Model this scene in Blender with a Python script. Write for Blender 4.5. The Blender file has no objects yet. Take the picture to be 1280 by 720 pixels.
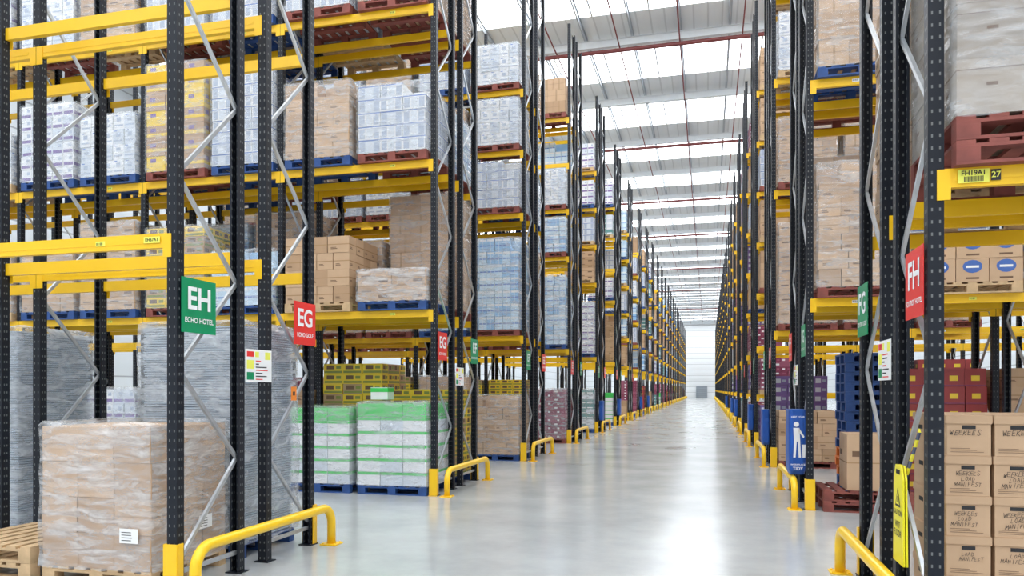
import bpy, math, random, bmesh
from mathutils import Vector, Matrix
random.seed(11)
SC=bpy.context.scene; COL=SC.collection
try:
    SC.view_settings.view_transform='Standard'
except Exception as e: print(e)

# ------------------------------------------------------------------ helpers
class MB:
    def __init__(s): s.v=[];s.f=[];s.m=[]
    def box(s,x0,x1,y0,y1,z0,z1,m=0):
        b=len(s.v)
        s.v+=[(x0,y0,z0),(x1,y0,z0),(x1,y1,z0),(x0,y1,z0),(x0,y0,z1),(x1,y0,z1),(x1,y1,z1),(x0,y1,z1)]
        s.f+=[(b,b+3,b+2,b+1),(b+4,b+5,b+6,b+7),(b,b+1,b+5,b+4),(b+1,b+2,b+6,b+5),(b+2,b+3,b+7,b+6),(b+3,b,b+4,b+7)]
        s.m+=[m]*6
    def poly(s,pts,m=0):
        b=len(s.v); s.v+=[tuple(p) for p in pts]; s.f.append(tuple(range(b,b+len(pts)))); s.m.append(m)
    def prism(s,prof,z0,z1,m=0,T=None):
        b=len(s.v);n=len(prof)
        P=[(x,y,z0) for x,y in prof]+[(x,y,z1) for x,y in prof]
        if T: P=[T(*p) for p in P]
        s.v+=P
        s.f.append(tuple(reversed(range(b,b+n)))); s.f.append(tuple(range(b+n,b+2*n))); s.m+=[m,m]
        for i in range(n):
            j=(i+1)%n; s.f.append((b+i,b+j,b+n+j,b+n+i)); s.m.append(m)
    def tube(s,path,r,ref,m=0,n=12,cap=True):
        b=len(s.v); ref=Vector(ref).normalized(); path=[Vector(p) for p in path]
        for i,p in enumerate(path):
            t=(path[min(i+1,len(path)-1)]-path[max(i-1,0)]).normalized()
            u=t.cross(ref).normalized(); w=ref if abs(t.dot(ref))<.01 else u.cross(t).normalized()
            for k in range(n):
                a=2*math.pi*k/n; s.v.append(tuple(p+u*(r*math.cos(a))+w*(r*math.sin(a))))
        for i in range(len(path)-1):
            for k in range(n):
                j=(k+1)%n; s.f.append((b+i*n+k,b+i*n+j,b+(i+1)*n+j,b+(i+1)*n+k)); s.m.append(m)
        if cap:
            s.f.append(tuple(range(b,b+n))); s.f.append(tuple(range(b+(len(path)-1)*n,b+len(path)*n))); s.m+=[m,m]
    def bar(s,p0,p1,w,t,m=0):
        p0=Vector(p0);p1=Vector(p1);d=(p1-p0).normalized();n=d.cross(Vector((1,0,0))).normalized()*w/2;x=Vector((t/2,0,0))
        b=len(s.v)
        for p in (p0,p1):
            s.v+=[tuple(p-n-x),tuple(p-n+x),tuple(p+n+x),tuple(p+n-x)]
        s.f+=[(b,b+1,b+2,b+3),(b+7,b+6,b+5,b+4)]+[(b+i,b+4+i,b+4+(i+1)%4,b+(i+1)%4) for i in range(4)]
        s.m+=[m]*6
    def mesh(s,name,mats,smooth=False,bevel=0,recalc=True):
        me=bpy.data.meshes.new(name); me.from_pydata(s.v,[],s.f)
        for mt in mats: me.materials.append(mt)
        me.polygons.foreach_set('material_index',s.m)
        if recalc or bevel:
            bm=bmesh.new(); bm.from_mesh(me)
            if recalc: bmesh.ops.recalc_face_normals(bm,faces=bm.faces)
            if bevel:
                es=[e for e in bm.edges if len(e.link_faces)==2 and e.calc_face_angle(0)>.5]
                bmesh.ops.bevel(bm,geom=es,offset=bevel,segments=2,affect='EDGES',clamp_overlap=True)
            bm.to_mesh(me); bm.free()
        if smooth:
            me.polygons.foreach_set('use_smooth',[True]*len(me.polygons))
        me.update(); return me

def ob(name,data,loc=(0,0,0),parent=None,rot=None,label=None,category=None,group=None,kind=None,mat3=None):
    o=bpy.data.objects.new(name,data)
    if mat3 is not None: o.matrix_local=Matrix.Translation(loc)@mat3.to_4x4()
    else:
        o.location=loc
        if rot: o.rotation_euler=rot
    COL.objects.link(o)
    if parent: o.parent=parent
    if label: o['label']=label
    if category: o['category']=category
    if group: o['group']=group
    if kind: o['kind']=kind
    return o

def newmat(name):
    m=bpy.data.materials.new(name); m.use_nodes=True
    return m,m.node_tree.nodes,m.node_tree.links,m.node_tree.nodes['Principled BSDF']
def M(name,col,rough=.5,metal=0,var=.08,scale=5,coat=0,bump=0,emit=0):
    m,N,L,P=newmat(name)
    tc=N.new('ShaderNodeTexCoord'); nz=N.new('ShaderNodeTexNoise'); nz.inputs['Scale'].default_value=scale; nz.inputs['Detail'].default_value=3
    L.new(tc.outputs['Object'],nz.inputs['Vector'])
    mx=N.new('ShaderNodeMix'); mx.data_type='RGBA'
    mx.inputs[6].default_value=(*[max(0,c*(1-var*1.6)) for c in col],1); mx.inputs[7].default_value=(*[min(1,c*(1+var*1.6)) for c in col],1)
    L.new(nz.outputs['Fac'],mx.inputs[0]); L.new(mx.outputs[2],P.inputs['Base Color'])
    P.inputs['Roughness'].default_value=rough; P.inputs['Metallic'].default_value=metal
    if coat: P.inputs['Coat Weight'].default_value=coat; P.inputs['Coat Roughness'].default_value=.15
    if bump:
        b=N.new('ShaderNodeBump'); b.inputs['Strength'].default_value=bump; b.inputs['Distance'].default_value=.01
        L.new(nz.outputs['Fac'],b.inputs['Height']); L.new(b.outputs[0],P.inputs['Normal'])
    if emit:
        P.inputs['Emission Color'].default_value=(*col,1); P.inputs['Emission Strength'].default_value=emit
    return m

def math_(N,L,op,a,b=None):
    n=N.new('ShaderNodeMath'); n.operation=op
    for i,x in enumerate((a,b)):
        if x is None: continue
        if isinstance(x,(int,float)): n.inputs[i].default_value=x
        else: L.new(x,n.inputs[i])
    return n.outputs[0]

def upright_mat():
    m,N,L,P=newmat('upright_paint')
    tc=N.new('ShaderNodeTexCoord'); sp=N.new('ShaderNodeSeparateXYZ'); L.new(tc.outputs['Object'],sp.inputs[0])
    ax=math_(N,L,'ABSOLUTE',sp.outputs[0]); ay=math_(N,L,'ABSOLUTE',sp.outputs[1])
    dx=math_(N,L,'ABSOLUTE',math_(N,L,'SUBTRACT',ax,.022)); dy=math_(N,L,'ABSOLUTE',math_(N,L,'SUBTRACT',ay,.014))
    mn=math_(N,L,'MINIMUM',dx,dy)
    zz=math_(N,L,'ABSOLUTE',math_(N,L,'SUBTRACT',math_(N,L,'MODULO',sp.outputs[2],.075),.0375))
    mask=math_(N,L,'MULTIPLY',math_(N,L,'LESS_THAN',mn,.005),math_(N,L,'LESS_THAN',zz,.010))
    mx=N.new('ShaderNodeMix'); mx.data_type='RGBA'
    mx.inputs[6].default_value=(.008,.011,.018,1); mx.inputs[7].default_value=(.15,.16,.16,1)
    L.new(mask,mx.inputs[0]); L.new(mx.outputs[2],P.inputs['Base Color']); P.inputs['Roughness'].default_value=.45; P.inputs['Specular IOR Level'].default_value=.3
    return m
def film_mat(name,lo,hi,bs=.7):
    m,N,L,P=newmat(name)
    out=[n for n in N if n.type=='OUTPUT_MATERIAL'][0]
    tr=N.new('ShaderNodeBsdfTransparent'); mix=N.new('ShaderNodeMixShader')
    P.inputs['Base Color'].default_value=(.78,.82,.86,1); P.inputs['Roughness'].default_value=.1
    tc=N.new('ShaderNodeTexCoord'); mp=N.new('ShaderNodeMapping'); mp.inputs['Scale'].default_value=(1.1,1.1,4); mp.inputs['Rotation'].default_value=(.45,.5,0)
    nz=N.new('ShaderNodeTexNoise'); nz.inputs['Scale'].default_value=2.6; nz.inputs['Detail'].default_value=6; nz.inputs['Distortion'].default_value=.9
    try: nz.noise_type='RIDGED_MULTIFRACTAL'
    except: pass
    L.new(tc.outputs['Object'],mp.inputs[0]); L.new(mp.outputs[0],nz.inputs['Vector'])
    n2=N.new('ShaderNodeTexNoise'); n2.inputs['Scale'].default_value=3.0; n2.inputs['Detail'].default_value=7; n2.inputs['Roughness'].default_value=.65; n2.inputs['Distortion'].default_value=.5; L.new(mp.outputs[0],n2.inputs['Vector'])
    r=N.new('ShaderNodeMapRange'); r.inputs[1].default_value=.38; r.inputs[2].default_value=.72; r.inputs[3].default_value=lo; r.inputs[4].default_value=hi
    L.new(n2.outputs['Fac'],r.inputs[0]); L.new(r.outputs[0],mix.inputs[0])
    b=N.new('ShaderNodeBump'); b.inputs['Strength'].default_value=bs; b.inputs['Distance'].default_value=.03
    L.new(nz.outputs['Fac'],b.inputs['Height']); L.new(b.outputs[0],P.inputs['Normal'])
    L.new(tr.outputs[0],mix.inputs[1]); L.new(P.outputs[0],mix.inputs[2]); L.new(mix.outputs[0],out.inputs[0])
    return m
def floor_mat():
    m,N,L,P=newmat('polished_concrete')
    tc=N.new('ShaderNodeTexCoord'); n1=N.new('ShaderNodeTexNoise'); n1.inputs['Scale'].default_value=.8; n1.inputs['Detail'].default_value=9; n1.inputs['Roughness'].default_value=.66
    L.new(tc.outputs['Object'],n1.inputs['Vector'])
    cr=N.new('ShaderNodeValToRGB'); cr.color_ramp.elements[0].position=.34; cr.color_ramp.elements[0].color=(.41,.43,.435,1); cr.color_ramp.elements[1].position=.66; cr.color_ramp.elements[1].color=(.53,.55,.555,1)
    L.new(n1.outputs['Fac'],cr.inputs[0])
    sp=N.new('ShaderNodeSeparateXYZ'); L.new(tc.outputs['Object'],sp.inputs[0])
    jy=math_(N,L,'LESS_THAN',math_(N,L,'ABSOLUTE',math_(N,L,'SUBTRACT',math_(N,L,'FLOORED_MODULO',math_(N,L,'ADD',sp.outputs[1],1.2),11.74),5.87)),.014)
    mx=N.new('ShaderNodeMix'); mx.data_type='RGBA'; L.new(cr.outputs[0],mx.inputs[6]); mx.inputs[7].default_value=(.27,.28,.28,1); L.new(math_(N,L,'MULTIPLY',jy,.55),mx.inputs[0])
    L.new(mx.outputs[2],P.inputs['Base Color'])
    n2=N.new('ShaderNodeTexNoise'); n2.inputs['Scale'].default_value=.9; n2.inputs['Detail'].default_value=4; L.new(tc.outputs['Object'],n2.inputs['Vector'])
    r=N.new('ShaderNodeMapRange'); r.inputs[1].default_value=.3; r.inputs[2].default_value=.7; r.inputs[3].default_value=.14; r.inputs[4].default_value=.21; L.new(n2.outputs['Fac'],r.inputs[0]); L.new(r.outputs[0],P.inputs['Roughness'])
    P.inputs['Specular IOR Level'].default_value=.85
    return m
def ribbed(name,col,axis,pitch,rough=.6,strength=.5,line=0,dark=.55):
    m,N,L,P=newmat(name)
    tc=N.new('ShaderNodeTexCoord'); sp=N.new('ShaderNodeSeparateXYZ'); L.new(tc.outputs['Object'],sp.inputs[0])
    f=math_(N,L,'PINGPONG',sp.outputs[axis],pitch/2)
    b=N.new('ShaderNodeBump'); b.inputs['Strength'].default_value=strength; b.inputs['Distance'].default_value=.2
    L.new(f,b.inputs['Height']); L.new(b.outputs[0],P.inputs['Normal'])
    mx=N.new('ShaderNodeMix'); mx.data_type='RGBA'; mx.inputs[6].default_value=(*col,1); mx.inputs[7].default_value=(*[v*dark for v in col],1)
    L.new(math_(N,L,'LESS_THAN',f,line),mx.inputs[0]); L.new(mx.outputs[2],P.inputs['Base Color']); P.inputs['Roughness'].default_value=rough
    return m
def stripes_mat():
    m,N,L,P=newmat('hazard_stripes')
    tc=N.new('ShaderNodeTexCoord'); sp=N.new('ShaderNodeSeparateXYZ'); L.new(tc.outputs['Object'],sp.inputs[0])
    f=math_(N,L,'LESS_THAN',math_(N,L,'FLOORED_MODULO',sp.outputs[2],.1),.05)
    mx=N.new('ShaderNodeMix'); mx.data_type='RGBA'; mx.inputs[6].default_value=(.85,.75,.03,1); mx.inputs[7].default_value=(.05,.07,.15,1); L.new(f,mx.inputs[0]); L.new(mx.outputs[2],P.inputs['Base Color'])
    return m

UP=upright_mat(); FILM=film_mat('stretch_film',.10,.48); FILM2=film_mat('stretch_film_clear',.10,.42,1.0); FILM3=film_mat('stretch_film_loose',.12,.66,1.0)
YEL=M('yellow_powder_coat',(.90,.54,.01),.36,var=.05,scale=2)
YELB=M('barrier_yellow',(.92,.57,.015),.3,var=.04,scale=3)
GALV=M('galvanised_steel',(.50,.53,.56),.35,metal=.6,var=.15,scale=14)
WHITE=M('white_vinyl',(.86,.87,.87),.45,var=.02)
BLACK=M('black_ink',(.02,.02,.022),.6,var=.1)
LBLY=M('yellow_label',(.85,.86,.12),.5,var=.03)
GREEN=M('sign_green',(.0,.27,.11),.35,var=.04)
RED=M('sign_red',(.78,.035,.03),.35,var=.04)
KRAFT=M('kraft_cardboard',(.45,.29,.17),.7,var=.08,scale=4)
KRAFT2=M('kraft_cardboard_light',(.55,.37,.23),.7,var=.08,scale=4)
TAPE=M('packing_tape',(.42,.27,.145),.25,var=.06)
WOOD=M('pallet_wood',(.56,.39,.22),.75,var=.25,scale=9,bump=.2)
PRED=M('red_painted_wood',(.24,.065,.05),.7,var=.3,scale=7)
PBLUE=M('blue_painted_wood',(.02,.07,.24),.6,var=.2,scale=7)
PORG=M('orange_painted_wood',(.70,.18,.03),.6,var=.2,scale=7)
def c(n,col,r=.45,coat=.25): return M(n,col,r,var=.06,coat=coat)
WHT=c('white_pack',(.76,.77,.79)); WHT2=c('white_pack_cool',(.60,.65,.72)); PUR=c('purple_print',(.18,.11,.32)); BLU=c('blue_print',(.08,.18,.5))
LGR=c('grey_print',(.38,.44,.56))
WAT=c('water_pack_blue',(.28,.50,.76),.2,.6); WAT2=c('water_pack_pale',(.55,.71,.85),.2,.6)
GRN=c('green_print',(.05,.55,.10)); MAR=c('maroon_tray',(.22,.03,.08)); MAR2=c('dark_pink_tray',(.32,.09,.15)); YLP=c('yellow_print',(.80,.56,.03))
RDP=c('red_print',(.30,.03,.03)); OLV=c('olive_case',(.22,.26,.05)); ORG=c('orange_print',(.85,.25,.03)); TEAL=c('teal_pack',(.11,.28,.28)); INK=M('print_brown',(.16,.09,.05),.6)
LOGO=c('blue_logo_print',(.05,.13,.42)); GBX=M('grey_board',(.30,.25,.20),.6,var=.1); GBX2=M('grey_board_light',(.37,.31,.25),.6,var=.1)
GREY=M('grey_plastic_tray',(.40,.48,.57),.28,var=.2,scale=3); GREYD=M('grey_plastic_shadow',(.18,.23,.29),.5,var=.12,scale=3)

ST={
 'kraft':(.30,.27,.25,[KRAFT,KRAFT2,TAPE,INK,WHITE],[0,1,1],[(.0,.47,1,.53,2),(.14,.22,.45,.27,3),(.14,.30,.40,.34,3)],'brown cardboard cartons'),
 'wide':(.56,.36,.22,[KRAFT2,KRAFT,TAPE,INK],[0,0,1],[(.0,.46,1,.54,2),(.62,.2,.9,.4,3),(.1,.6,.4,.7,3)],'wide flat brown cartons'),
 'plainbig':(.37,.33,.295,[KRAFT2,KRAFT,TAPE,INK],[0,0,1],[(.0,.485,1,.52,1)],'plain brown cardboard cartons'),
 'plain':(.36,.34,.33,[KRAFT2,KRAFT,TAPE,INK],[0,0,1],[(.46,.0,.54,1,2),(.0,.49,1,.50,3)],'plain brown cardboard cartons'),
 'greybox':(.38,.36,.32,[GBX,GBX2,GBX2,INK],[0,0,1],[(.0,.80,1,.82,3),(.42,.5,.58,.56,3)],'grey-brown lidded boxes'),
 'kraftbig':(.38,.36,.32,[KRAFT2,KRAFT,TAPE,INK,WHITE],[0,0,1],[(.1,.62,.5,.72,3),(.0,.0,1,.03,2),(.7,.12,.92,.3,3)],'large printed brown cartons'),
 'logo':(.38,.36,.30,[KRAFT2,KRAFT,LOGO,INK,WHITE],[0],[(.20,.38,.80,.94,2,'o'),(.30,.60,.70,.70,4),(.3,.12,.7,.2,3)],'brown cartons with round blue logo'),
 'white':(.24,.22,.26,[WHT,WHT2,LGR,BLU],[0,0,1],[(.1,.2,.9,.3,2),(.3,.5,.7,.78,2),(.15,.86,.4,.92,3)],'white shrink-wrapped packs with grey print'),
 'rolls':(.38,.22,.20,[WHT,WHT2,LGR,BLU],[0,1,0],[(.05,.1,.30,.85,2),(.36,.1,.64,.85,1),(.7,.1,.95,.85,2),(.0,.92,1,1,3)],'white wrapped roll packs'),
 'purple':(.24,.22,.24,[WHT,WHT2,PUR,LGR],[0,1],[(.06,.1,.94,.34,2),(.55,.55,.85,.8,3)],'white packs with purple bands'),
 'violet':(.28,.24,.2,[PUR,PUR,WHT2,LGR],[0],[(.1,.2,.5,.7,2),(.6,.3,.9,.6,3)],'purple printed trays'),
 'water':(.20,.20,.30,[WAT,WAT2,WHT,BLU],[0,1,1],[(.05,.80,.95,.96,2),(.05,.40,.95,.50,3),(.48,.0,.52,1,2)],'pale blue bottled water packs'),
 'greenwhite':(.34,.30,.20,[WHT,WHT2,GRN],[0,0,1],[(.0,.78,1,.98,2)],'white packs with green tops'),
 'maroon':(.30,.26,.13,[MAR,MAR2,WHT],[0,0,1],[(.1,.3,.35,.7,2),(.6,.3,.85,.7,1)],'maroon drinks trays'),
 'redyellow':(.32,.3,.24,[RDP,RDP,YLP,MAR],[0],[(.3,.3,.7,.6,2),(.0,.0,1,.08,3)],'dark red cases with yellow print'),
 'olive':(.40,.3,.17,[YLP,KRAFT,OLV,INK],[0,0,0,1],[(.04,.08,.96,.30,2),(.15,.45,.55,.85,3),(.65,.5,.9,.8,2)],'yellow and green printed cases'),
 'yellow':(.34,.3,.26,[KRAFT,YLP,PUR,YLP],[0,0,1],[(.0,.3,1,.5,3),(.2,.6,.5,.85,2)],'brown cartons with yellow bands'),
 'teal':(.26,.24,.2,[TEAL,WHT2,WHT],[0,1,0],[(.1,.2,.9,.4,2)],'teal and grey packs'),
}
def carton_into(mb,x0,x1,y0,y1,z0,z1,body,prints,off=0,sides=(1,1,1)):
    mb.box(x0,x1,y0,y1,z0,z1,body+off)
    W=x1-x0;H=z1-z0;D=y1-y0;e=.0012
    for pr in prints:
        u0,v0,u1,v1,m=pr[:5]
        e+=.0002
        if len(pr)>5: UV=[((u0+u1)/2+(u1-u0)/2*math.cos(a*math.pi/8),(v0+v1)/2+(v1-v0)/2*math.sin(a*math.pi/8)) for a in range(16)]
        else: UV=[(u0,v0),(u1,v0),(u1,v1),(u0,v1)]
        if sides[0]: mb.poly([(x0+u*W,y0-e,z0+v*H) for u,v in UV],m+off)
        if sides[1]: mb.poly([(x1+e,y0+u*D,z0+v*H) for u,v in UV],m+off)
        if sides[2]: mb.poly([(x0-e,y1-u*D,z0+v*H) for u,v in UV],m+off)
def cells(style,w,d,h,coarse=1):
    cw,cd,ch=[v*coarse for v in ST[style][:3]]
    nx=max(1,round(w/cw));ny=max(1,round(d/cd));nz=max(1,round(h/ch))
    return nx,ny,nz,w/nx,d/ny,h/nz
def body_for(style,k,nz,bodies):
    if style=='greenwhite' and k==nz-1: return 2
    return random.choice(bodies)
def stack_into(mb,style,ox,oy,oz,w,d,h,off=0,coarse=1,rag=True):
    nx,ny,nz,cw,cd,ch=cells(style,w,d,h,coarse); _,_,_,mats,bodies,prints,_=ST[style]; g=.003
    for k in range(nz):
        n1=nx
        if k%2 and nx>2 and style in('kraft','plain','wide','kraftbig','maroon') and not coarse>1: n1=nx-1
        cw1=w/n1
        for i in range(n1):
            for j in range(ny):
                if 0<i<n1-1 and 0<j<ny-1 and k<nz-1: continue
                if rag and k==nz-1 and style in('kraft','white','water','plain','rolls') and random.random()<.14: continue
                jx=random.uniform(-.007,.007);jy=random.uniform(-.007,.007)
                x=ox-w/2+i*cw1+jx;y=oy-d/2+j*cd+jy;z=oz+k*ch
                carton_into(mb,x+g,x+cw1-g,y+g,y+cd-g,z+.001,z+ch-.002,body_for(style,k,nz,bodies),prints,off,(j==0,i==n1-1,i==0))
def pallet_into(mb,ox,oy,oz,w,d,m=0,simple=False):
    x0=ox-w/2;y0=oy-d/2
    if simple:
        mb.box(x0,x0+w,y0,y0+d,oz+.11,oz+.144,m)
        for yy in (y0,oy-.05,y0+d-.1): mb.box(x0,x0+w,yy,yy+.1,oz,oz+.11,m)
        return
    nb=7;bw=.105
    for i in range(nb):
        x=x0+i*(w-bw)/(nb-1); mb.box(x,x+bw,y0,y0+d,oz+.122,oz+.144,m)
    for yy in (y0,oy-.05,y0+d-.1):
        mb.box(x0,x0+w,yy,yy+.1,oz+.1,oz+.1215,m)
        mb.box(x0,x0+w,yy,yy+.1,oz,oz+.02,m)
        for xx in (x0,ox-.065,x0+w-.13): mb.box(xx,xx+.13,yy,yy+.1,oz+.0205,oz+.0995,m)
PCOL={'wood':WOOD,'red':PRED,'blue':PBLUE,'orange':PORG}
_pm={}
def pallet_mesh(col,w=1.15,d=1.05):
    k=(col,w,d)
    if k not in _pm:
        mb=MB(); pallet_into(mb,0,0,0,w,d); _pm[k]=mb.mesh('pallet',[PCOL[col]],recalc=False)
    return _pm[k]
def wrap_mesh(w,d,h,seed=0,film=None,amp=.016):
    rnd=random.Random(seed); mb=MB(); n=48
    hs=[0,.04]+[h*i/9 for i in range(1,9)]+[h,h+.015,h+.02,h+.02]; ins=[0]*(len(hs)-3)+[.05,.3,.55]
    def per(t,ww,dd):
        P=2*(ww+dd);s=t*P
        if s<ww: return(-ww/2+s,-dd/2)
        s-=ww
        if s<dd: return(ww/2,-dd/2+s)
        s-=dd
        if s<ww: return(ww/2-s,dd/2)
        s-=ww
        return(-ww/2,dd/2-s)
    for r,(z,i_) in enumerate(zip(hs,ins)):
        for k in range(n):
            j=rnd.uniform(.009,amp); x,y=per(k/n,(w+2*j)*(1-i_*.9),(d+2*j)*(1-i_*.9)); mb.v.append((x,y,z+(rnd.uniform(0,.02) if i_ or z==0 else 0)))
    for r in range(len(hs)-1):
        for k in range(n):
            j=(k+1)%n; mb.f.append((r*n+k,r*n+j,(r+1)*n+j,(r+1)*n+k)); mb.m.append(0)
    return mb.mesh('stretch_wrap',[film or FILM],smooth=True)
_sm={};_wm={}
def load(style,x,y,z,w,d,h,pcol='blue',wrap=True,detail=False,group=None,label=None,film=None):
    root=ob('pallet_load',None,(x,y,z)); root.empty_display_size=.2
    root['label']=label or ('%s on %s pallet%s'%(ST[style][6],{'wood':'wooden','red':'red','blue':'blue'}[pcol],' under film' if wrap else ''))
    root['category']='pallet load'
    if group: root['group']=group
    ob('pallet',pallet_mesh(pcol,w if detail else 1.15,d if detail else 1.05),(0,0,0),root)
    sh=h-.144; hh=round(sh/.15)*.15 if not detail else sh
    if detail:
        nx,ny,nz,cw,cd,ch=cells(style,w,d,hh); _,_,_,mats,bodies,prints,_=ST[style]
        ms={}
        for b in set(bodies+([2] if style=='greenwhite' else [])):
            mb=MB(); carton_into(mb,-cw/2+.003,cw/2-.003,-cd/2+.003,cd/2-.003,0.001,ch-.002,b,prints); ms[b]=mb.mesh('carton',mats,recalc=False)
        for k in range(nz):
            for i in range(nx):
                for j in range(ny):
                    if 0<i<nx-1 and 0<j<ny-1 and k<nz-1: continue
                    ob('carton',ms[body_for(style,k,nz,bodies)],(-w/2+(i+.5)*cw+random.uniform(-.005,.005),-d/2+(j+.5)*cd+random.uniform(-.005,.005),.1445+k*ch),root)
    else:
        key=(style,round(hh,2),random.randint(0,1))
        if key not in _sm:
            mb=MB(); stack_into(mb,style,0,0,0,1.13,1.05,hh); _sm[key]=mb.mesh('carton_stack',ST[style][3],recalc=False)
        ob('carton_stack',_sm[key],(0,0,.145),root)
    if wrap:
        k=(round(w,2),round(d,2),round(hh,2),film)
        if k not in _wm: _wm[k]=wrap_mesh(w,d,hh+.03,len(_wm),film,.026 if film else .018)
        ob('stretch_wrap',_wm[k],(0,0,.125),root)
    return root

_tc={}
def text_mesh(s,size,mat,bold=0,shear=0):
    k=(s,size,mat.name,bold,shear)
    if k in _tc: return _tc[k]
    cu=bpy.data.curves.new('t','FONT'); cu.body=s; cu.size=size; cu.align_x='CENTER'; cu.align_y='CENTER'; cu.offset=bold; cu.shear=shear
    o=bpy.data.objects.new('t',cu); COL.objects.link(o); bpy.context.view_layer.update()
    dg=bpy.context.evaluated_depsgraph_get(); me=bpy.data.meshes.new_from_object(o.evaluated_get(dg)); me.name='lettering'
    me.materials.clear(); me.materials.append(mat)
    bpy.data.objects.remove(o); bpy.data.curves.remove(cu); _tc[k]=me; return me
HF={'W':[[(0,1),(.25,0),(.5,.7),(.75,0),(1,1)]],'E':[[(.9,1),(.05,1),(.0,0),(.9,.03)],[(.03,.52),(.7,.55)]],'K':[[(.05,1),(0,0)],[(.85,1),(.05,.45),(.9,0)]],
 'S':[[(.9,.9),(.45,1),(.1,.75),(.5,.5),(.9,.25),(.5,0),(.05,.1)]],'L':[[(.1,1),(.05,0),(.8,.03)]],'O':[[(.5,1),(.1,.75),(.1,.25),(.5,0),(.9,.25),(.9,.75),(.45,1.02)]],
 'A':[[(0,0),(.5,1),(.95,0)],[(.2,.38),(.78,.4)]],'D':[[(.1,1),(.08,0),(.6,.05),(.95,.5),(.6,.97),(.0,1)]],'M':[[(0,0),(.1,1),(.5,.3),(.9,1),(1,0)]],'N':[[(.05,0),(.05,1),(.85,0),(.9,1)]],
 'I':[[(.5,1),(.48,0)]],'F':[[(.1,0),(.1,1),(.9,1.02)],[(.1,.55),(.7,.56)]],'T':[[(0,1),(1,.98)],[(.5,1),(.48,0)]],'2':[[(.1,.8),(.5,1),(.85,.75),(.1,0),(.9,.02)]],' ':[]}
def hand_mesh(lines,hgt,seed):
    rnd=random.Random(seed); mb=MB(); th=hgt*.048; tilt=rnd.uniform(-.02,.1)
    for li,ln in enumerate(lines):
        w=hgt*.62; x=-len(ln)*w*1.22/2+rnd.uniform(-.015,.015); y0=-li*hgt*1.32
        for ch in ln:
            dy=rnd.uniform(-.1,.1)*hgt; sl=rnd.uniform(.05,.25); sc=rnd.uniform(.78,1.12)
            for st in HF[ch]:
                pts=[(x+(u+rnd.uniform(-.05,.05))*w*sc+v*hgt*sl,y0+dy+(v+rnd.uniform(-.05,.05))*hgt*sc+(x*tilt)) for u,v in st]
                for a,b in zip(pts,pts[1:]):
                    dx,dy2=b[0]-a[0],b[1]-a[1]; l=math.hypot(dx,dy2) or 1; ux,uy=dx/l*th*.5,dy2/l*th*.5; nx,ny=-uy*1.8,ux*1.8
                    mb.poly([(a[0]-ux-nx,a[1]-uy-ny,0),(b[0]+ux-nx,b[1]+uy-ny,0),(b[0]+ux+nx,b[1]+uy+ny,0),(a[0]-ux+nx,a[1]-uy+ny,0)])
            x+=w*1.22*rnd.uniform(.92,1.08)
    return mb.mesh('handwriting',[BLACK],recalc=False)
R_L=Matrix(((0,0,1),(1,0,0),(0,1,0)))
R_R=Matrix(((0,0,-1),(-1,0,0),(0,1,0)))
R_F=Matrix(((1,0,0),(0,0,-1),(0,1,0)))

# ------------------------------------------------------------------ setting
XL,XR=-4.1,1.344; P0,DP=5.1,5.87; NR=25
mb=MB(); mb.box(-24,20,-14,153,-.2,0); ob('floor',mb.mesh('floor',[floor_mat()]),kind='structure',label='polished pale grey concrete floor')
CM=ribbed('roof_sheet',(.76,.79,.81),0,.5,.5,.25,.03,.8)
mb=MB(); mb.box(-24,20,-14,153,15,15.2); ob('ceiling',mb.mesh('ceiling',[CM]),kind='structure',label='pale grey profiled metal roof sheeting')
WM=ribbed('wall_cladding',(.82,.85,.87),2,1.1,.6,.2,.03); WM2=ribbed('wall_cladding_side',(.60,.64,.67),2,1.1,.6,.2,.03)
mb=MB(); mb.box(-24,20,153,153.3,0,15); ob('wall_back',mb.mesh('wall',[WM]),kind='structure')
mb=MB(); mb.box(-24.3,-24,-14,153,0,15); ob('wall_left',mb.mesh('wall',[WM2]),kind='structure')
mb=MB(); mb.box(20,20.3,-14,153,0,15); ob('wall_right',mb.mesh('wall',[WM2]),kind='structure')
SKY=M('skylight_glow',(.94,.97,1.0),.4,var=.01,emit=5.6)
STEEL=M('white_painted_steel',(.74,.78,.81),.45,var=.04)
STEEL2=M('grey_purlin_steel',(.42,.46,.50),.45,var=.04)
mb=MB(); mb.box(-22,18,-1.4,1.4,-.04,0)
for i in range(21): 
    mb.box(-22+i*2-.03,-22+i*2+.03,-1.42,1.42,-.08,-.041,1)
SKm=mb.mesh('window',[SKY,STEEL])
for i in range(28):
    ob('window_%d'%(i+1),SKm,(0,-10+i*5.9,15),kind='structure',label='bright translucent rooflight strip')
mb=MB(); 
mb.box(-24,20,-.07,.07,0,.015); mb.box(-24,20,-.07,.07,.285,.30); mb.box(-24,20,-.01,.01,.015,.285); RAF=mb.mesh('trim',[STEEL])
for i in range(28): ob('trim_%d'%(i+1),RAF,(0,-7.05+i*5.9,14.48),kind='structure',label='white steel roof rafter')
mb=MB(); mb.box(-.025,.025,-14,153,0,.16); mb.box(-.025,.07,-14,153,.16,.175); PUR_=mb.mesh('trim',[STEEL2])
for i in range(24): ob('trim_%d'%(i+30),PUR_,(-22+i*1.75,0,14.785),kind='structure',label='steel roof purlin')
PIPE=M('sprinkler_red',(.20,.045,.045),.4,var=.08)
mb=MB(); mb.tube([(-22,0,0),(18,0,0)],.075,(0,0,1)); mb2=mb.mesh('pipe',[PIPE],smooth=True)
for i in (4,5,6,8,10,12,15,18,22):
    ob('sprinkler_pipe',mb2,(0,-7.05+i*5.9,14.405-.075),label='dark red sprinkler main running under the roof',category='pipe',group='sprinkler pipes under the roof')
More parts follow.
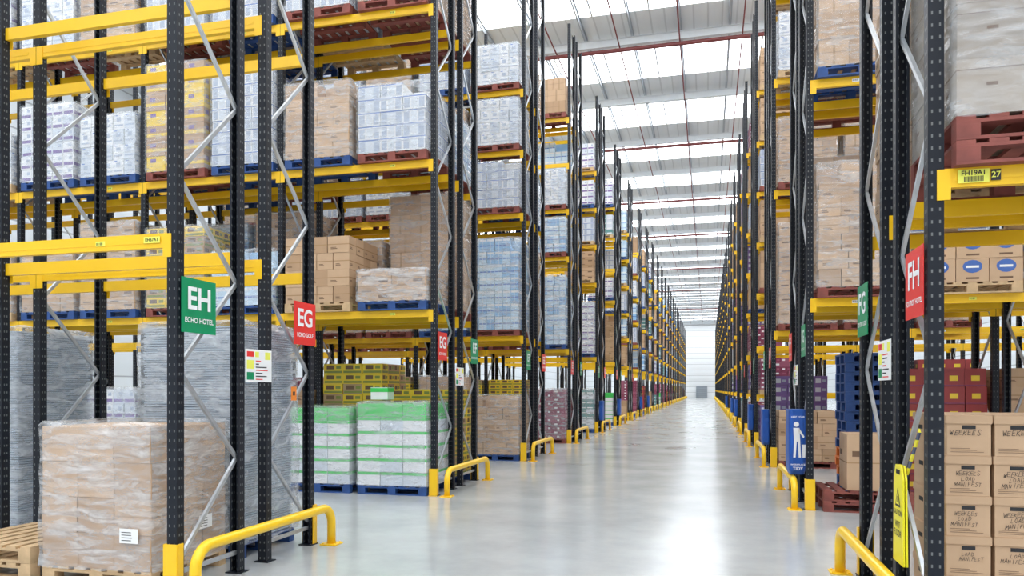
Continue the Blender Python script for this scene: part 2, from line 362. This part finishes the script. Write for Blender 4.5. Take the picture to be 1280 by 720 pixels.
mb=MB(); mb.tube([(0,8,0),(0,150,0)],.025,(0,0,1)); mb2=mb.mesh('pipe',[PIPE],smooth=True)
for xx in (-5.6,-3.2,-1,1.2): ob('sprinkler_pipe',mb2,(xx,0,14.45),label='thin dark red sprinkler pipe running along the aisle',category='pipe',group='sprinkler pipes under the roof')
DRM=ribbed('door_panel',(.30,.34,.38),2,.4)
mb=MB(); mb.box(-2.2,-.2,152.9,153,0,2.3,0); mb.box(-2.28,-2.2,152.85,153,0,2.38,1); mb.box(-.2,-.12,152.85,153,0,2.38,1); mb.box(-2.28,-.12,152.85,153,2.3,2.38,1)
ob('door_1',mb.mesh('door',[DRM,STEEL2]),kind='structure',label='grey roller door at the end of the aisle')

# ------------------------------------------------------------------ racking meshes
HT=12.8; BAY=2.65
prof=[(-.045,.042),(-.045,-.045),(.045,-.045),(.045,.042),(.025,.042),(.025,.036),(.039,.036),(.039,-.039),(-.039,-.039),(-.039,.036),(-.025,.036),(-.025,.042)]
mb=MB(); mb.prism(prof,.01,HT); mb.box(-.075,.075,-.07,.07,0,.01); UPM=mb.mesh('upright',[UP])
def brace_into(mb,x,y0,y1,m=0,step=.78,ph=0):
    z=.25;k=ph
    mb.bar((x,y0,.18),(x,y1,.18),.035,.025,m)
    while z+step<HT-.1:
        a,b=(y0,y1) if k%2==0 else (y1,y0)
        mb.bar((x,a,z),(x,b,z+step),.032,.025,m); z+=step;k+=1
    mb.bar((x,y0,z),(x,y1,z),.035,.025,m)
BR=[]
for ph in (0,1):
    mb=MB(); brace_into(mb,0,.06,.84,0,.78,ph); BR.append(mb.mesh('bracing',[GALV]))
def beam_into(mb,xc,y,z,m=0,fs=-1,lap=.004):
    h=BAY/2
    mb.box(xc-h+.048,xc+h-.048,y-.025,y+.025,z-.115,z,m)
    ya,yb=sorted((y+fs*.0256,y+fs*.031))
    for xa,xb in ((xc-h+lap,xc-h+.08),(xc+h-.08,xc+h-lap)):
        mb.box(xa,xb,ya,yb,z-.19,z-.004,m)
mb=MB(); beam_into(mb,0,0,0); mb.box(-BAY/2+.1,BAY/2-.1,-.0275,-.0251,-.075,-.045,0); BEAM=mb.mesh('beam',[YEL])
mb=MB(); mb.box(-.065,.065,-.012,0,0,.42); mb.box(-.065,-.055,0,.07,0,.42); mb.box(.055,.065,0,.07,0,.42); mb.box(-.07,.07,-.04,.02,0,.008)
PROT=mb.mesh('upright_protector',[YELB],bevel=.003)
mb=MB(); mb.box(-.045,.045,-.003,0,-.02,.02,0)
for i in range(9): mb.box(-.038+i*.007,-.038+i*.007+random.choice((.002,.004)),-.0035,-.003,-.008,.014,1)
LAB=mb.mesh('location_label',[WHITE,BLACK])
mb=MB(); mb.box(-.045,.045,-.003,0,-.02,.02,0)
for i in range(7): mb.box(-.038+i*.0095,-.038+i*.0095+random.choice((.003,.006)),-.0035,-.003,-.012,.010,1)
LABY=mb.mesh('location_label',[LBLY,BLACK])

def levels_for(side,n):
    if side=='L':
        if n<=1: return [2.88,5.2,7.6,10.0]
        if n==2: return [2.88,5.7,7.15,8.55]
        if n<6: return [2.88,5.7,7.15,8.55,9.95]
        return [2.88,4.35,5.7,7.15,8.55,9.95]
    if n==0: return [2.98,5.85,8.2,10.5]
    if n<3: return [2.88,5.85,8.2,10.5]
    return [1.5,2.88,4.4,5.85,7.3,8.75,10.2]
def rack(side,n,run,nb):
    sg=-1 if side=='L' else 1; xe=XL if side=='L' else XR; y0=P0+DP*n+(1.25 if run else 0); lv=levels_for(side,n)
    root=ob('pallet_rack',None,(xe,y0,0)); root['category']='pallet rack'
    root['label']='tall pallet racking run with black uprights and yellow beams'; root['group']='pallet racking runs along the aisle'
    for i in range(nb+1):
        x=sg*i*BAY
        ob('upright',UPM,(x,.045,0),root); ob('upright',UPM,(x,.855,0),root,rot=(0,0,math.pi))
        ob('bracing',BR[run],(x,0,0),root,label='galvanised zigzag bracing')
    ob('upright_protector',PROT,(0,-.012,0) if run==0 else (0,.912,0),root,rot=(0,0,0) if run==0 else (0,0,math.pi),label='yellow steel post guard')
    for L_ in lv:
        for i in range(nb):
            xc=sg*(i+.5)*BAY
            ob('beam',BEAM,(xc,.025,L_),root); ob('beam',BEAM,(xc,.875,L_),root,rot=(0,0,math.pi))
            if n<3 and run==0 and nb<5:
                for off in (-.75,.65): ob('location_label',LABY if off>0 else LAB,(xc+off,-.003,L_-.058),root,label='small barcode location label')
    return root
def far_mesh(side):
    lv=levels_for(side,9); sg=-1 if side=='L' else 1; mb=MB()
    for i in (0,1):
        x=sg*i*BAY
        for y in (.045,.855): mb.box(x-.036,x+.036,y-.045,y+.045,0,HT,0)
        brace_into(mb,x,.09,.81,2,.78)
    for L_ in lv:
        beam_into(mb,sg*BAY/2,.025,L_,1,-1,-.036); beam_into(mb,sg*BAY/2,.875,L_,1,1,-.036)
    mb.box(-.055,.055,-.02,-.001,0,.42,3)
    return mb.mesh('pallet_rack',[UP,YEL,GALV,YELB])
FM={'L':far_mesh('L'),'R':far_mesh('R')}
for side in 'LR':
    xe=XL if side=='L' else XR
    for n in range(NR):
        if n<=5:
            nb={'L':[2,4,5,5,3,2],'R':[2,2,3,3,2,2]}[side][n]
            for run in (0,1): rack(side,n,run,nb)
        else:
            for run in (0,1): ob('pallet_rack',FM[side],(xe,P0+DP*n+(1.25 if run else 0),0),label='tall pallet racking run with black uprights and yellow beams',category='pallet rack',group='pallet racking runs along the aisle')

def tag(txt,x,y,z,w,h,bg,size,bars=0,ink=None):
    mb=MB(); mb.box(-w/2,w/2,-.003,0,-h/2,h/2,0)
    if bars:
        xx=-w*.3
        while xx<w*.3:
            b=random.choice((.0015,.003,.0045)); mb.box(xx,xx+b,-.0035,-.003,-h*.42,-h*.02,1); xx+=b+random.choice((.002,.0035))
    o=ob('location_label',mb.mesh('location_label',[bg,BLACK]),(x,y,z),label='%s beam location label fixed to the racking'%('yellow' if bg==LBLY else ('dark' if bg==BLACK else 'white')),category='label')
    ob('lettering',text_mesh(txt,size,ink or BLACK,.0008),(0,-.0045,h*.22 if bars else 0),o,mat3=R_F); return o
tag('FH19A1',1.545,P0-.0065,2.925,.17,.08,LBLY,.040,1); tag('27',1.665,P0-.0065,2.925,.052,.066,BLACK,.05,0,LBLY)
tag('EH67A1',-4.28,P0-.0065,2.83,.15,.05,LBLY,.036)

# ------------------------------------------------------------------ aisle signs
W_={'H':'HOTEL','G':'GOLF','F':'FOXTROT','E':'ECHO','D':'DELTA','C':'CHARLIE','B':'BRAVO','A':'ALPHA'}
mb=MB(); mb.box(-.215,.215,-.22,.22,-.004,0); SG={'g':mb.mesh('sign_panel',[GREEN]),'r':mb.mesh('sign_panel',[RED])}
def aisle_sign(side,n,run,letter):
    first='E' if side=='L' else 'F'
    alt=(ord('H')-ord(letter))%2; col=('g','r')[alt] if side=='L' else ('r','g')[alt]
    xe=(XL+.062) if side=='L' else (XR-.062); y=P0+DP*n+(.25 if run==0 else 1.93); R=R_L if side=='L' else R_R
    o=ob('aisle_sign',SG[col],(xe,y,2.32),mat3=R,label='%s aisle sign with white letters %s on the end frame'%({'g':'green','r':'red'}[col],first+letter),category='sign',group='aisle signs on the rack ends')
    ob('lettering',text_mesh(first+letter,.25,WHITE,.006),(0,.05,.003),o)
    s=W_[first]+' '+W_[letter]
    if n<4: ob('lettering',text_mesh(s,min(.058,.40/(.64*len(s))),WHITE,.0012),(0,-.12,.003),o)
for side in 'LR':
    for n in range(7):
        aisle_sign(side,n,0,'HGFEDCBA'[n]); aisle_sign(side,n,1,'HGFEDCBA'[n+1])
def notice(side,n):
    R=R_L if side=='L' else R_R; xe=(XL+.062) if side=='L' else (XR-.062)
    mb=MB(); mb.box(-.21,.21,-.15,.15,-.004,0,0)
    mb.box(-.19,-.08,.08,.13,0,.001,1); mb.box(-.06,-.0,.08,.13,0,.001,2); mb.box(-.19,-.08,-.03,.05,0,.001,2); mb.box(-.19,-.08,-.13,-.06,0,.001,3)
    for i in range(7): mb.box(-.05,.0+.15*random.random(),-.13+i*.028,-.12+i*.028,0,.001,4 if i%3 else 1)
    mb.box(.1,.19,.06,.13,0,.001,2)
    ob('load_notice',mb.mesh('load_notice',[WHITE,RED,LBLY,GREEN,BLACK]),(xe,P0+DP*n+1.1,1.86),mat3=R,label='white load notice board with red and yellow panels',category='sign',group='load notices on the rack ends')
notice('L',0); notice('R',0); notice('L',1); notice('R',1)
mb=MB(); mb.box(-.05,.05,-.07,.07,-.003,0); mb.box(-.02,.02,-.02,.02,0,.001,1)
ob('inspection_tag',mb.mesh('tag',[ORG,BLACK]),(XL+.04,P0+1.75,1.6),mat3=R_L,label='small orange inspection tag on the bracing',category='tag')

# ------------------------------------------------------------------ safety barriers
def barrier_mesh():
    mb=MB(); h=.40; L=2.2; r=.18; path=[(0,0,.01)]+[(0,0,h-r)]
    for i in range(1,9): a=math.pi/2*i/8; path.append((0,r-r*math.cos(a),h-r+r*math.sin(a)))
    for i in range(0,9): a=math.pi/2*i/8; path.append((0,L-r+r*math.sin(a),h-r+r*math.cos(a)))
    path.append((0,L,.01)); mb.tube(path,.045,(1,0,0),0,14); return mb.mesh('safety_barrier',[YELB],smooth=True)
BAR=barrier_mesh(); mb=MB(); mb.box(-.09,.09,-.09,.09,0,.012)
for a in (-.065,.065):
    for b in (-.065,.065): mb.prism([(a+.012*math.cos(q*math.pi/3),b+.012*math.sin(q*math.pi/3)) for q in range(6)],.012,.022)
BPL=mb.mesh('base_plate',[YELB])
for side in 'LR':
    x=XL+.23 if side=='L' else XR-.2
    for n in range(NR):
        o=ob('safety_barrier',BAR,(x,P0+DP*n-.02,0),label='yellow tubular steel barrier guarding the rack end',category='barrier',group='yellow barriers along the aisle')
        if n<6: 
            ob('base_plate',BPL,(0,0,0),o); ob('base_plate',BPL,(0,2.2,0),o)

# ------------------------------------------------------------------ specific loads
def sx(side,slot): return (XL if side=='L' else XR)+(-1 if side=='L' else 1)*([.665,1.95][slot%2]+BAY*(slot//2))
def put(side,n,run,slot,lvl,style,h,pcol='blue',wrap=True,detail=False,group=None,film=None,dz=0):
    lv=[0]+levels_for(side,n); z=lv[lvl]; y=P0+DP*n+(1.25 if run else 0)+.45
    return load(style,sx(side,slot),y,z+.001+dz,1.15,1.05,h,pcol,wrap,detail,group,None,film)
done=set(); CNT=0
def P(side,n,run,slot,lvl,*a,**k):
    global CNT; done.add((side,n,run,slot,lvl)); CNT+=1; return put(side,n,run,slot,lvl,*a,**k)
o=load('plainbig',-4.95,5.72,0,1.1,.98,1.33,'wood',True,True,label='brown cartons on a wooden pallet under wrinkled film',film=FILM3)
mb=MB(); mb.box(-.09,.09,-.002,0,-.06,.06,0)
for i in range(4): mb.box(-.07,.02+.04*random.random(),-.003,-.002,-.04+i*.022,-.034+i*.022,1)
SHIP=mb.mesh('shipping_label',[WHITE,BLACK])
ob('shipping_label',SHIP,(.36,-.524,.44),o,label='white shipping label'); ob('shipping_label',SHIP,(.584,.15,.46),o,rot=(0,0,math.pi/2),label='white shipping label')
for k in range(2):
    ob('wooden_pallet',pallet_mesh('wood',1.03,1.0),(-6.13,5.72,.001+k*.146),label='empty bare wooden pallet stacked low on the floor',category='pallet',group='empty wooden pallets')
def tray_stack(x,y,w,d,h):
    root=ob('tray_stack',None,(x,y,0),label='tall stack of grey plastic trays wrapped in film',category='tray stack',group='wrapped grey tray stacks')
    mb=MB(); n=int(h/.024); wob=0
    for k in range(n):
        z=.15+k*.024; wob=wob*.8+random.uniform(-.006,.006); jy=random.uniform(-.006,.006); tl=.005*math.sin(k*.21)
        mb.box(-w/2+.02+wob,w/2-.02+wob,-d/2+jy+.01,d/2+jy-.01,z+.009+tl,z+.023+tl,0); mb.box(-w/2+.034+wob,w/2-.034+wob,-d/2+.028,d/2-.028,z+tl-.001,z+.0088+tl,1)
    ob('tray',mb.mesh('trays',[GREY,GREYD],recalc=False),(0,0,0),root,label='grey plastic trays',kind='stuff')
    ob('pallet',pallet_mesh('blue',w,d),(0,0,.001),root); ob('stretch_wrap',wrap_mesh(w+.02,d+.02,h+.03,99,FILM3,.035),(0,0,.13),root)
tray_stack(-4.93,6.88,1.13,.98,2.13); tray_stack(-7.62,6.88,1.2,.98,2.13)
# D2 left
P('L',1,0,0,0,'greenwhite',1.42,'blue',True,True); P('L',1,0,1,0,'greenwhite',1.28,'blue',True)
P('L',1,1,0,0,'olive',1.6,'blue',False); P('L',1,1,1,0,'olive',2.1,'wood',False)
P('L',1,0,0,1,'wide',.62,'blue',True,True,film=FILM3); P('L',1,0,1,1,'kraft',1.2,'wood',False)
P('L',1,1,0,1,'plain',2.05,'red'); P('L',1,1,1,1,'wide',1.3,'red')
P('L',1,0,0,2,'rolls',1.2,'red'); P('L',1,0,1,2,'kraft',1.3,'blue',True)
P('L',1,0,2,2,'rolls',1.6,'blue'); P('L',1,0,3,2,'yellow',1.9,'red'); P('L',1,0,4,2,'white',1.2,'blue'); P('L',1,0,5,2,'purple',1.5,'blue')
P('L',1,0,2,1,'water',1.1,'blue'); P('L',1,0,3,1,'olive',1.5,'red'); P('L',1,0,4,1,'wide',1.6,'blue'); P('L',1,0,5,1,'kraft',1.4,'blue')
P('L',1,0,0,3,'plain',1.5,'red'); P('L',1,0,1,3,'rolls',1.5,'red')
P('L',1,1,2,0,'kraft',1.7,'blue',False); P('L',1,0,4,0,'purple',1.6,'blue'); P('L',1,1,3,0,'olive',1.9,'blue',False)
P('L',1,1,2,1,'kraftbig',1.9,'red'); P('L',1,1,3,1,'water',1.8,'red'); P('L',1,1,2,2,'kraft',1.9,'red'); P('L',1,1,3,2,'wide',1.9,'blue')
for s in (2,3,5): done.add(('L',1,0,s,0))
mb=MB(); mb.box(-.15,.15,-.12,.12,0,.2,1); mb.box(-.152,.152,-.122,.122,.12,.19,0); ob('carton',mb.mesh('carton',[GRN,WHT],bevel=.003),(-5.1,11.3,1.478),label='small green and white carton sitting on the wrapped load',category='carton')
# D3 left
P('L',2,0,0,0,'kraft',1.42,'blue',True); P('L',2,0,0,1,'water',2.25,'red'); P('L',2,0,0,2,'rolls',1.25,'red'); P('L',2,0,0,3,'white',1.2,'red'); P('L',2,0,0,4,'white',1.1,'red')
P('L',2,0,1,0,'plain',1.9,'blue'); P('L',2,0,1,1,'water',2.1,'blue')
for s,(a,b,c2) in enumerate([('olive','kraft','white'),('kraft','wide','rolls'),('maroon','plain','water'),('teal','kraft','kraft')]):
    P('L',2,0,2+s,0,a,1.9,'blue',False); P('L',2,0,2+s,1,b,2.2,'red'); P('L',2,0,2+s,2,c2,1.1,'red'); P('L',2,0,2+s,3,random.choice(('kraft','white')),1.1,'blue')
for s in range(1,6):
    P('L',3,0,s,0,random.choice(('olive','kraft','purple')),2.0,'blue',False); P('L',3,0,s,1,random.choice(('plain','wide','water')),2.3,'red')
P('L',3,0,0,0,'maroon',1.7,'red'); P('L',3,0,0,1,'water',2.3,'blue'); P('L',3,0,0,2,'water',1.2,'red'); P('L',3,0,0,3,'white',1.2,'red')
P('L',4,0,0,0,'teal',1.6,'blue'); P('L',4,0,0,1,'purple',2.1,'blue')
# right D1
P('R',0,0,0,1,'greybox',2.15,'red',True,True,film=FILM2,dz=.146)
ob('wooden_pallet',pallet_mesh('red',1.15,1.05),(sx('R',0),P0+.45,2.9805),label='spare red pallet under the grey lidded boxes',category='pallet')
P('R',0,0,1,1,'plain',2.0,'red'); P('R',0,1,0,1,'kraft',1.9,'wood',False)
# right D2
P('R',1,0,0,1,'kraft',1.75,'red'); P('R',1,0,1,1,'logo',.75,'wood',False,True); P('R',1,0,2,1,'logo',.75,'wood',False)
P('R',1,0,0,2,'plain',1.9,'blue'); P('R',1,0,1,2,'kraft',1.8,'red')
P('R',1,1,1,0,'redyellow',1.9,'red',False); P('R',1,1,2,0,'kraft',1.9,'red',False); P('R',1,0,3,0,'kraft',1.8,'red',False)
P('R',1,1,0,1,'kraft',2.2,'red'); P('R',1,1,1,1,'rolls',1.6,'red')
P('R',2,0,0,0,'kraft',1.15,'red',False); P('R',2,0,1,0,'maroon',2.0,'red',False); P('R',2,0,2,0,'redyellow',2.2,'red',False); P('R',2,0,3,0,'purple',2.0,'red',False); P('R',2,0,1,1,'kraft',2.2,'red'); P('R',2,0,2,1,'plain',2.0,'red')
P('R',2,1,0,0,'violet',2.0,'blue',False); P('R',2,0,0,1,'kraftbig',2.2,'red'); P('R',3,0,0,0,'violet',1.2,'blue',False)
for s in ((0,0),(0,1),(0,2),(1,0)): done.add(('R',1,s[0],s[1],0))
for k in range(15):
    pc='orange' if k in (2,3,4) else 'blue'
    ob('wooden_pallet',pallet_mesh(pc,.66,.9),(2.33+random.uniform(-.015,.015),P0+DP+1.7+random.uniform(-.02,.02),.001+k*.146),label='%s painted half pallet in a tall empty stack'%pc,category='pallet',group='stack of empty painted pallets')
for k in range(2): ob('wooden_pallet',pallet_mesh('red',1.1,1.0),(2.05,11.35,.001+k*.146),label='red painted wooden pallet under a single carton',category='pallet',group='red pallets under the carton')
mb=MB(); carton_into(mb,-.32,.32,-.3,.3,0,.75,0,[(.1,.6,.4,.7,1),(0,.48,1,.50,2)]); ob('carton',mb.mesh('carton',[KRAFT2,INK,TAPE]),(2.12,11.2,.294),label='single tall brown cardboard carton on red pallets',category='carton')

wl=['white','rolls','water','kraft','plain','water','purple','rolls','teal','wide']; wr=['kraft','plain','kraftbig','rolls','kraft','plain','violet','white','wide','maroon']
g0=['maroon','kraft','teal','purple','olive','redyellow','greenwhite','plain']
def pick(side,l): return random.choice(g0) if l==0 else random.choice(wl if side=='L' else wr)
for n in range(1,7):
    for side in 'LR':
        lv=[0]+levels_for(side,n)
        nb={'L':[0,4,3,1,1,1,1],'R':[0,1,1,1,1,1,1]}[side][n]
        for run in (0,1):
            ns=nb*2 if run==0 else (4 if (side=='L' and n==1) else 1)
            if n>=3: ns=min(ns,1)
            for s in range(ns):
                for l in range(len(lv)):
                    if (side,n,run,s,l) in done: continue
                    if random.random()<(.1 if n<3 else .22): continue
                    gap=(lv[l+1] if l+1<len(lv) else lv[l]+1.5)-lv[l]-.3
                    h=min(gap,random.choice((1.05,1.2,1.35,1.5,1.9,2.2)))
                    P(side,n,run,s,l,pick(side,l),h,random.choice(('blue','red','wood','wood')),n<=2)
print('LOADS',CNT)
mats=[];offs={}
for s_ in ST: offs[s_]=len(mats); mats+=ST[s_][3]
pi=len(mats); mats+=[PBLUE,PRED]
mb=MB()
for n in range(7,NR):
    for side in 'LR':
        lv=[0]+levels_for(side,n)
        for run in (0,1):
            for l in range(len(lv)):
                if random.random()<.28: continue
                gap=(lv[l+1] if l+1<len(lv) else lv[l]+1.5)-lv[l]-.3
                h=min(gap,random.choice((1.2,1.35,1.5,1.9,2.2))); x=sx(side,0); y=P0+DP*n+(1.25 if run else 0)+.45; st=pick(side,l)
                pallet_into(mb,x,y,lv[l]+.001,1.15,1.05,pi+random.randint(0,1),True)
                stack_into(mb,st,x,y,lv[l]+.146,1.13,1.05,h-.15,offs[st],1.35,False)
ob('pallet_load',mb.mesh('pallet_loads',mats,recalc=False),kind='stuff',label='distant loaded pallets of mixed cartons filling the racking',category='pallet load')

# ------------------------------------------------------------------ archive boxes
def archive_meshes(w,d,h):
    mb=MB(); mb.box(-w/2+.008,w/2-.008,-d/2+.008,d/2-.008,0,h-.006,0)
    mb.box(-.04,.04,-d/2+.005,-d/2+.0079,h*.66,h*.66+.024,2)
    mb.box(-w/2+.005,-w/2+.0079,-.05,.05,h*.55,h*.55+.03,2)
    for i in range(3): mb.box(-w/2+.03,w/2-.05-.04*i,-d/2+.006,-d/2+.0079,.022+i*.012,.0245+i*.012,1)
    body=mb.mesh('box_body',[KRAFT2,INK,BLACK],recalc=False)
    mb=MB(); mb.box(-w/2,w/2,-d/2,d/2,h-.058,h-.001,0); lid=mb.mesh('lid',[KRAFT2],bevel=.004); return body,lid
AW,AD,AH=.275,.40,.265; body,lid=archive_meshes(AW,AD,AH)
ob('wooden_pallet',pallet_mesh('wood',1.15,.95),(2.1,5.98,.001),label='bare wooden pallet under the archive boxes',category='pallet')
for k in range(5):
    for i in range(4):
        for j in range(2):
            x=1.52+AW/2+i*(AW+.010)+random.uniform(-.004,.004); y=5.56+AD/2+j*(AD+.012)+random.uniform(-.005,.005)
            o=ob('archive_box',body,(x,y,.1455+k*AH),label='brown cardboard archive box with handwritten marker text',category='box',group='stacked archive boxes on the pallet')
            ob('lid',lid,(0,0,0),o)
            if j==0:
                words=[['WEEK 2','LOAD','MANIFEST'],['LOAD','MANIFEST'],['WEEKEES','LOAD','MANIFEST'],['WEEKEES','LOAD','MANIFEST'],['WEEKEES']][k]
                ob('handwriting',hand_mesh(words,random.uniform(.024,.030) if len(words)>1 else .034,k*7+i),(random.uniform(-.02,.01),-AD/2+.003,.136),o,mat3=R_F)

# ------------------------------------------------------------------ blue waste bags
BAGM=M('blue_bag_vinyl',(.01,.09,.42),.4,var=.2,scale=4,bump=.4)
def bag(side,n,text,w=.24,h=.9):
    x=XR-.14 if side=='R' else XL+.14
    mb=MB(); d=.55
    for r,(z,s) in enumerate([(0,.82),(.06,.95),(.3,1.0),(.6,.98),(h-.07,.94),(h,1.0)]):
        for q in range(16):
            a=2*math.pi*(q+.5)/16; cx=abs(math.cos(a))**.35*math.copysign(1,math.cos(a)); cy=abs(math.sin(a))**.35*math.copysign(1,math.sin(a))
            mb.v.append((cx*w/2*s,cy*d/2*s,z*h/.9 if z<.7 else z))
    for r in range(5):
        for q in range(16): p=(q+1)%16; mb.f.append((r*16+q,r*16+p,(r+1)*16+p,(r+1)*16+q)); mb.m.append(0)
    mb.f.append(tuple(range(16))); mb.m.append(0); mb.f.append(tuple(range(80,96))); mb.m.append(0)
    o=ob('waste_bag',mb.mesh('waste_bag',[BAGM],smooth=False),(x,P0+DP*n+.42,.46),label='blue waste bag hung on the rack end'+(' with white pictogram print' if text else ''),category='bag',group='blue waste bags on the rack ends')
    if text:
        e=-d/2-.008
        ob('lettering',text_mesh('KEEP YOUR',.034,WHITE,.0004),(0,e,.80),o,mat3=R_F)
        ob('lettering',text_mesh('WORKPLACE',.032,WHITE,.0004),(0,e,.14),o,mat3=R_F)
        ob('lettering',text_mesh('TIDY',.06,WHITE,.001),(0,e,.085),o,mat3=R_F)
        m2=MB(); m2.poly([(-.02+.035*math.cos(q*.5236),e,.70+.035*math.sin(q*.5236)) for q in range(12)])
        for pts in ([(-.06,.65),(.02,.65),(.03,.46),(-.05,.46)],[(-.05,.46),(-.015,.46),(-.03,.24),(-.06,.24)],[(.0,.46),(.03,.46),(.04,.24),(.01,.24)],[(.015,.65),(.085,.53),(.07,.51),(.01,.6)],[(.05,.42),(.10,.42),(.095,.24),(.06,.24)]):
            m2.poly([(a,e,b) for a,b in pts])
        ob('figure_print',m2.mesh('figure_print',[WHITE],recalc=False),(0,0,0),o,label='white tidy-man pictogram')
bag('R',1,True)
for n in (2,3,5,6,8): bag('R',n,False,.16,.75)
for n in (4,5,7,8): bag('L',n,False,.16,.75)

# ------------------------------------------------------------------ wet-floor sign and hazard strip
CY=M('caution_yellow',(.88,.78,.02),.4,var=.03)
mb=MB()
outer=[(-.14,-.33),(.14,-.33),(.12,.24),(.07,.33),(-.07,.33),(-.12,.24)]
mb.prism(outer,-.012,0,0); mb.prism(outer,-.03,-.018,0)
mb.box(-.05,.05,.27,.30,0,.002,1)
mb.poly([(-.07,.05,.002),(.07,.05,.002),(0,.18,.002)],1); mb.poly([(-.045,.065,.003),(.045,.065,.003),(0,.15,.003)],0); mb.box(-.006,.006,.08,.12,.003,.004,1)
o=ob('caution_sign',mb.mesh('caution_sign',[CY,BLACK]),(XR-.10,P0+.5,.8),mat3=R_R,label='folded yellow caution wet floor sign hung on the frame',category='sign')
ob('lettering',text_mesh('CAUTION',.05,BLACK,.001),(0,.01,.004),o); ob('lettering',text_mesh('WET\nFLOOR',.06,BLACK,.001),(0,-.1,.004),o)
mb=MB(); mb.bar((0,-.36,.36),(0,.32,-.3),.035,.01); ob('hazard_strip',mb.mesh('hazard_strip',[stripes_mat()]),(XR-.055,P0+.5,1.02),label='yellow and dark striped hazard strip on the frame',category='hazard strip')

# ------------------------------------------------------------------ world, camera
w=bpy.data.worlds.new('W'); SC.world=w; w.use_nodes=True
w.node_tree.nodes['Background'].inputs[0].default_value=(.94,.96,1,1); w.node_tree.nodes['Background'].inputs[1].default_value=1.1
cam=bpy.data.cameras.new('camera'); co=bpy.data.objects.new('camera',cam); COL.objects.link(co)
co.location=(0,0,1.64); co.rotation_euler=(math.pi/2,0,math.atan(245/944))
cam.sensor_width=36; cam.lens=944/1280*36; cam.shift_y=127/1280; cam.clip_end=400; SC.camera=co
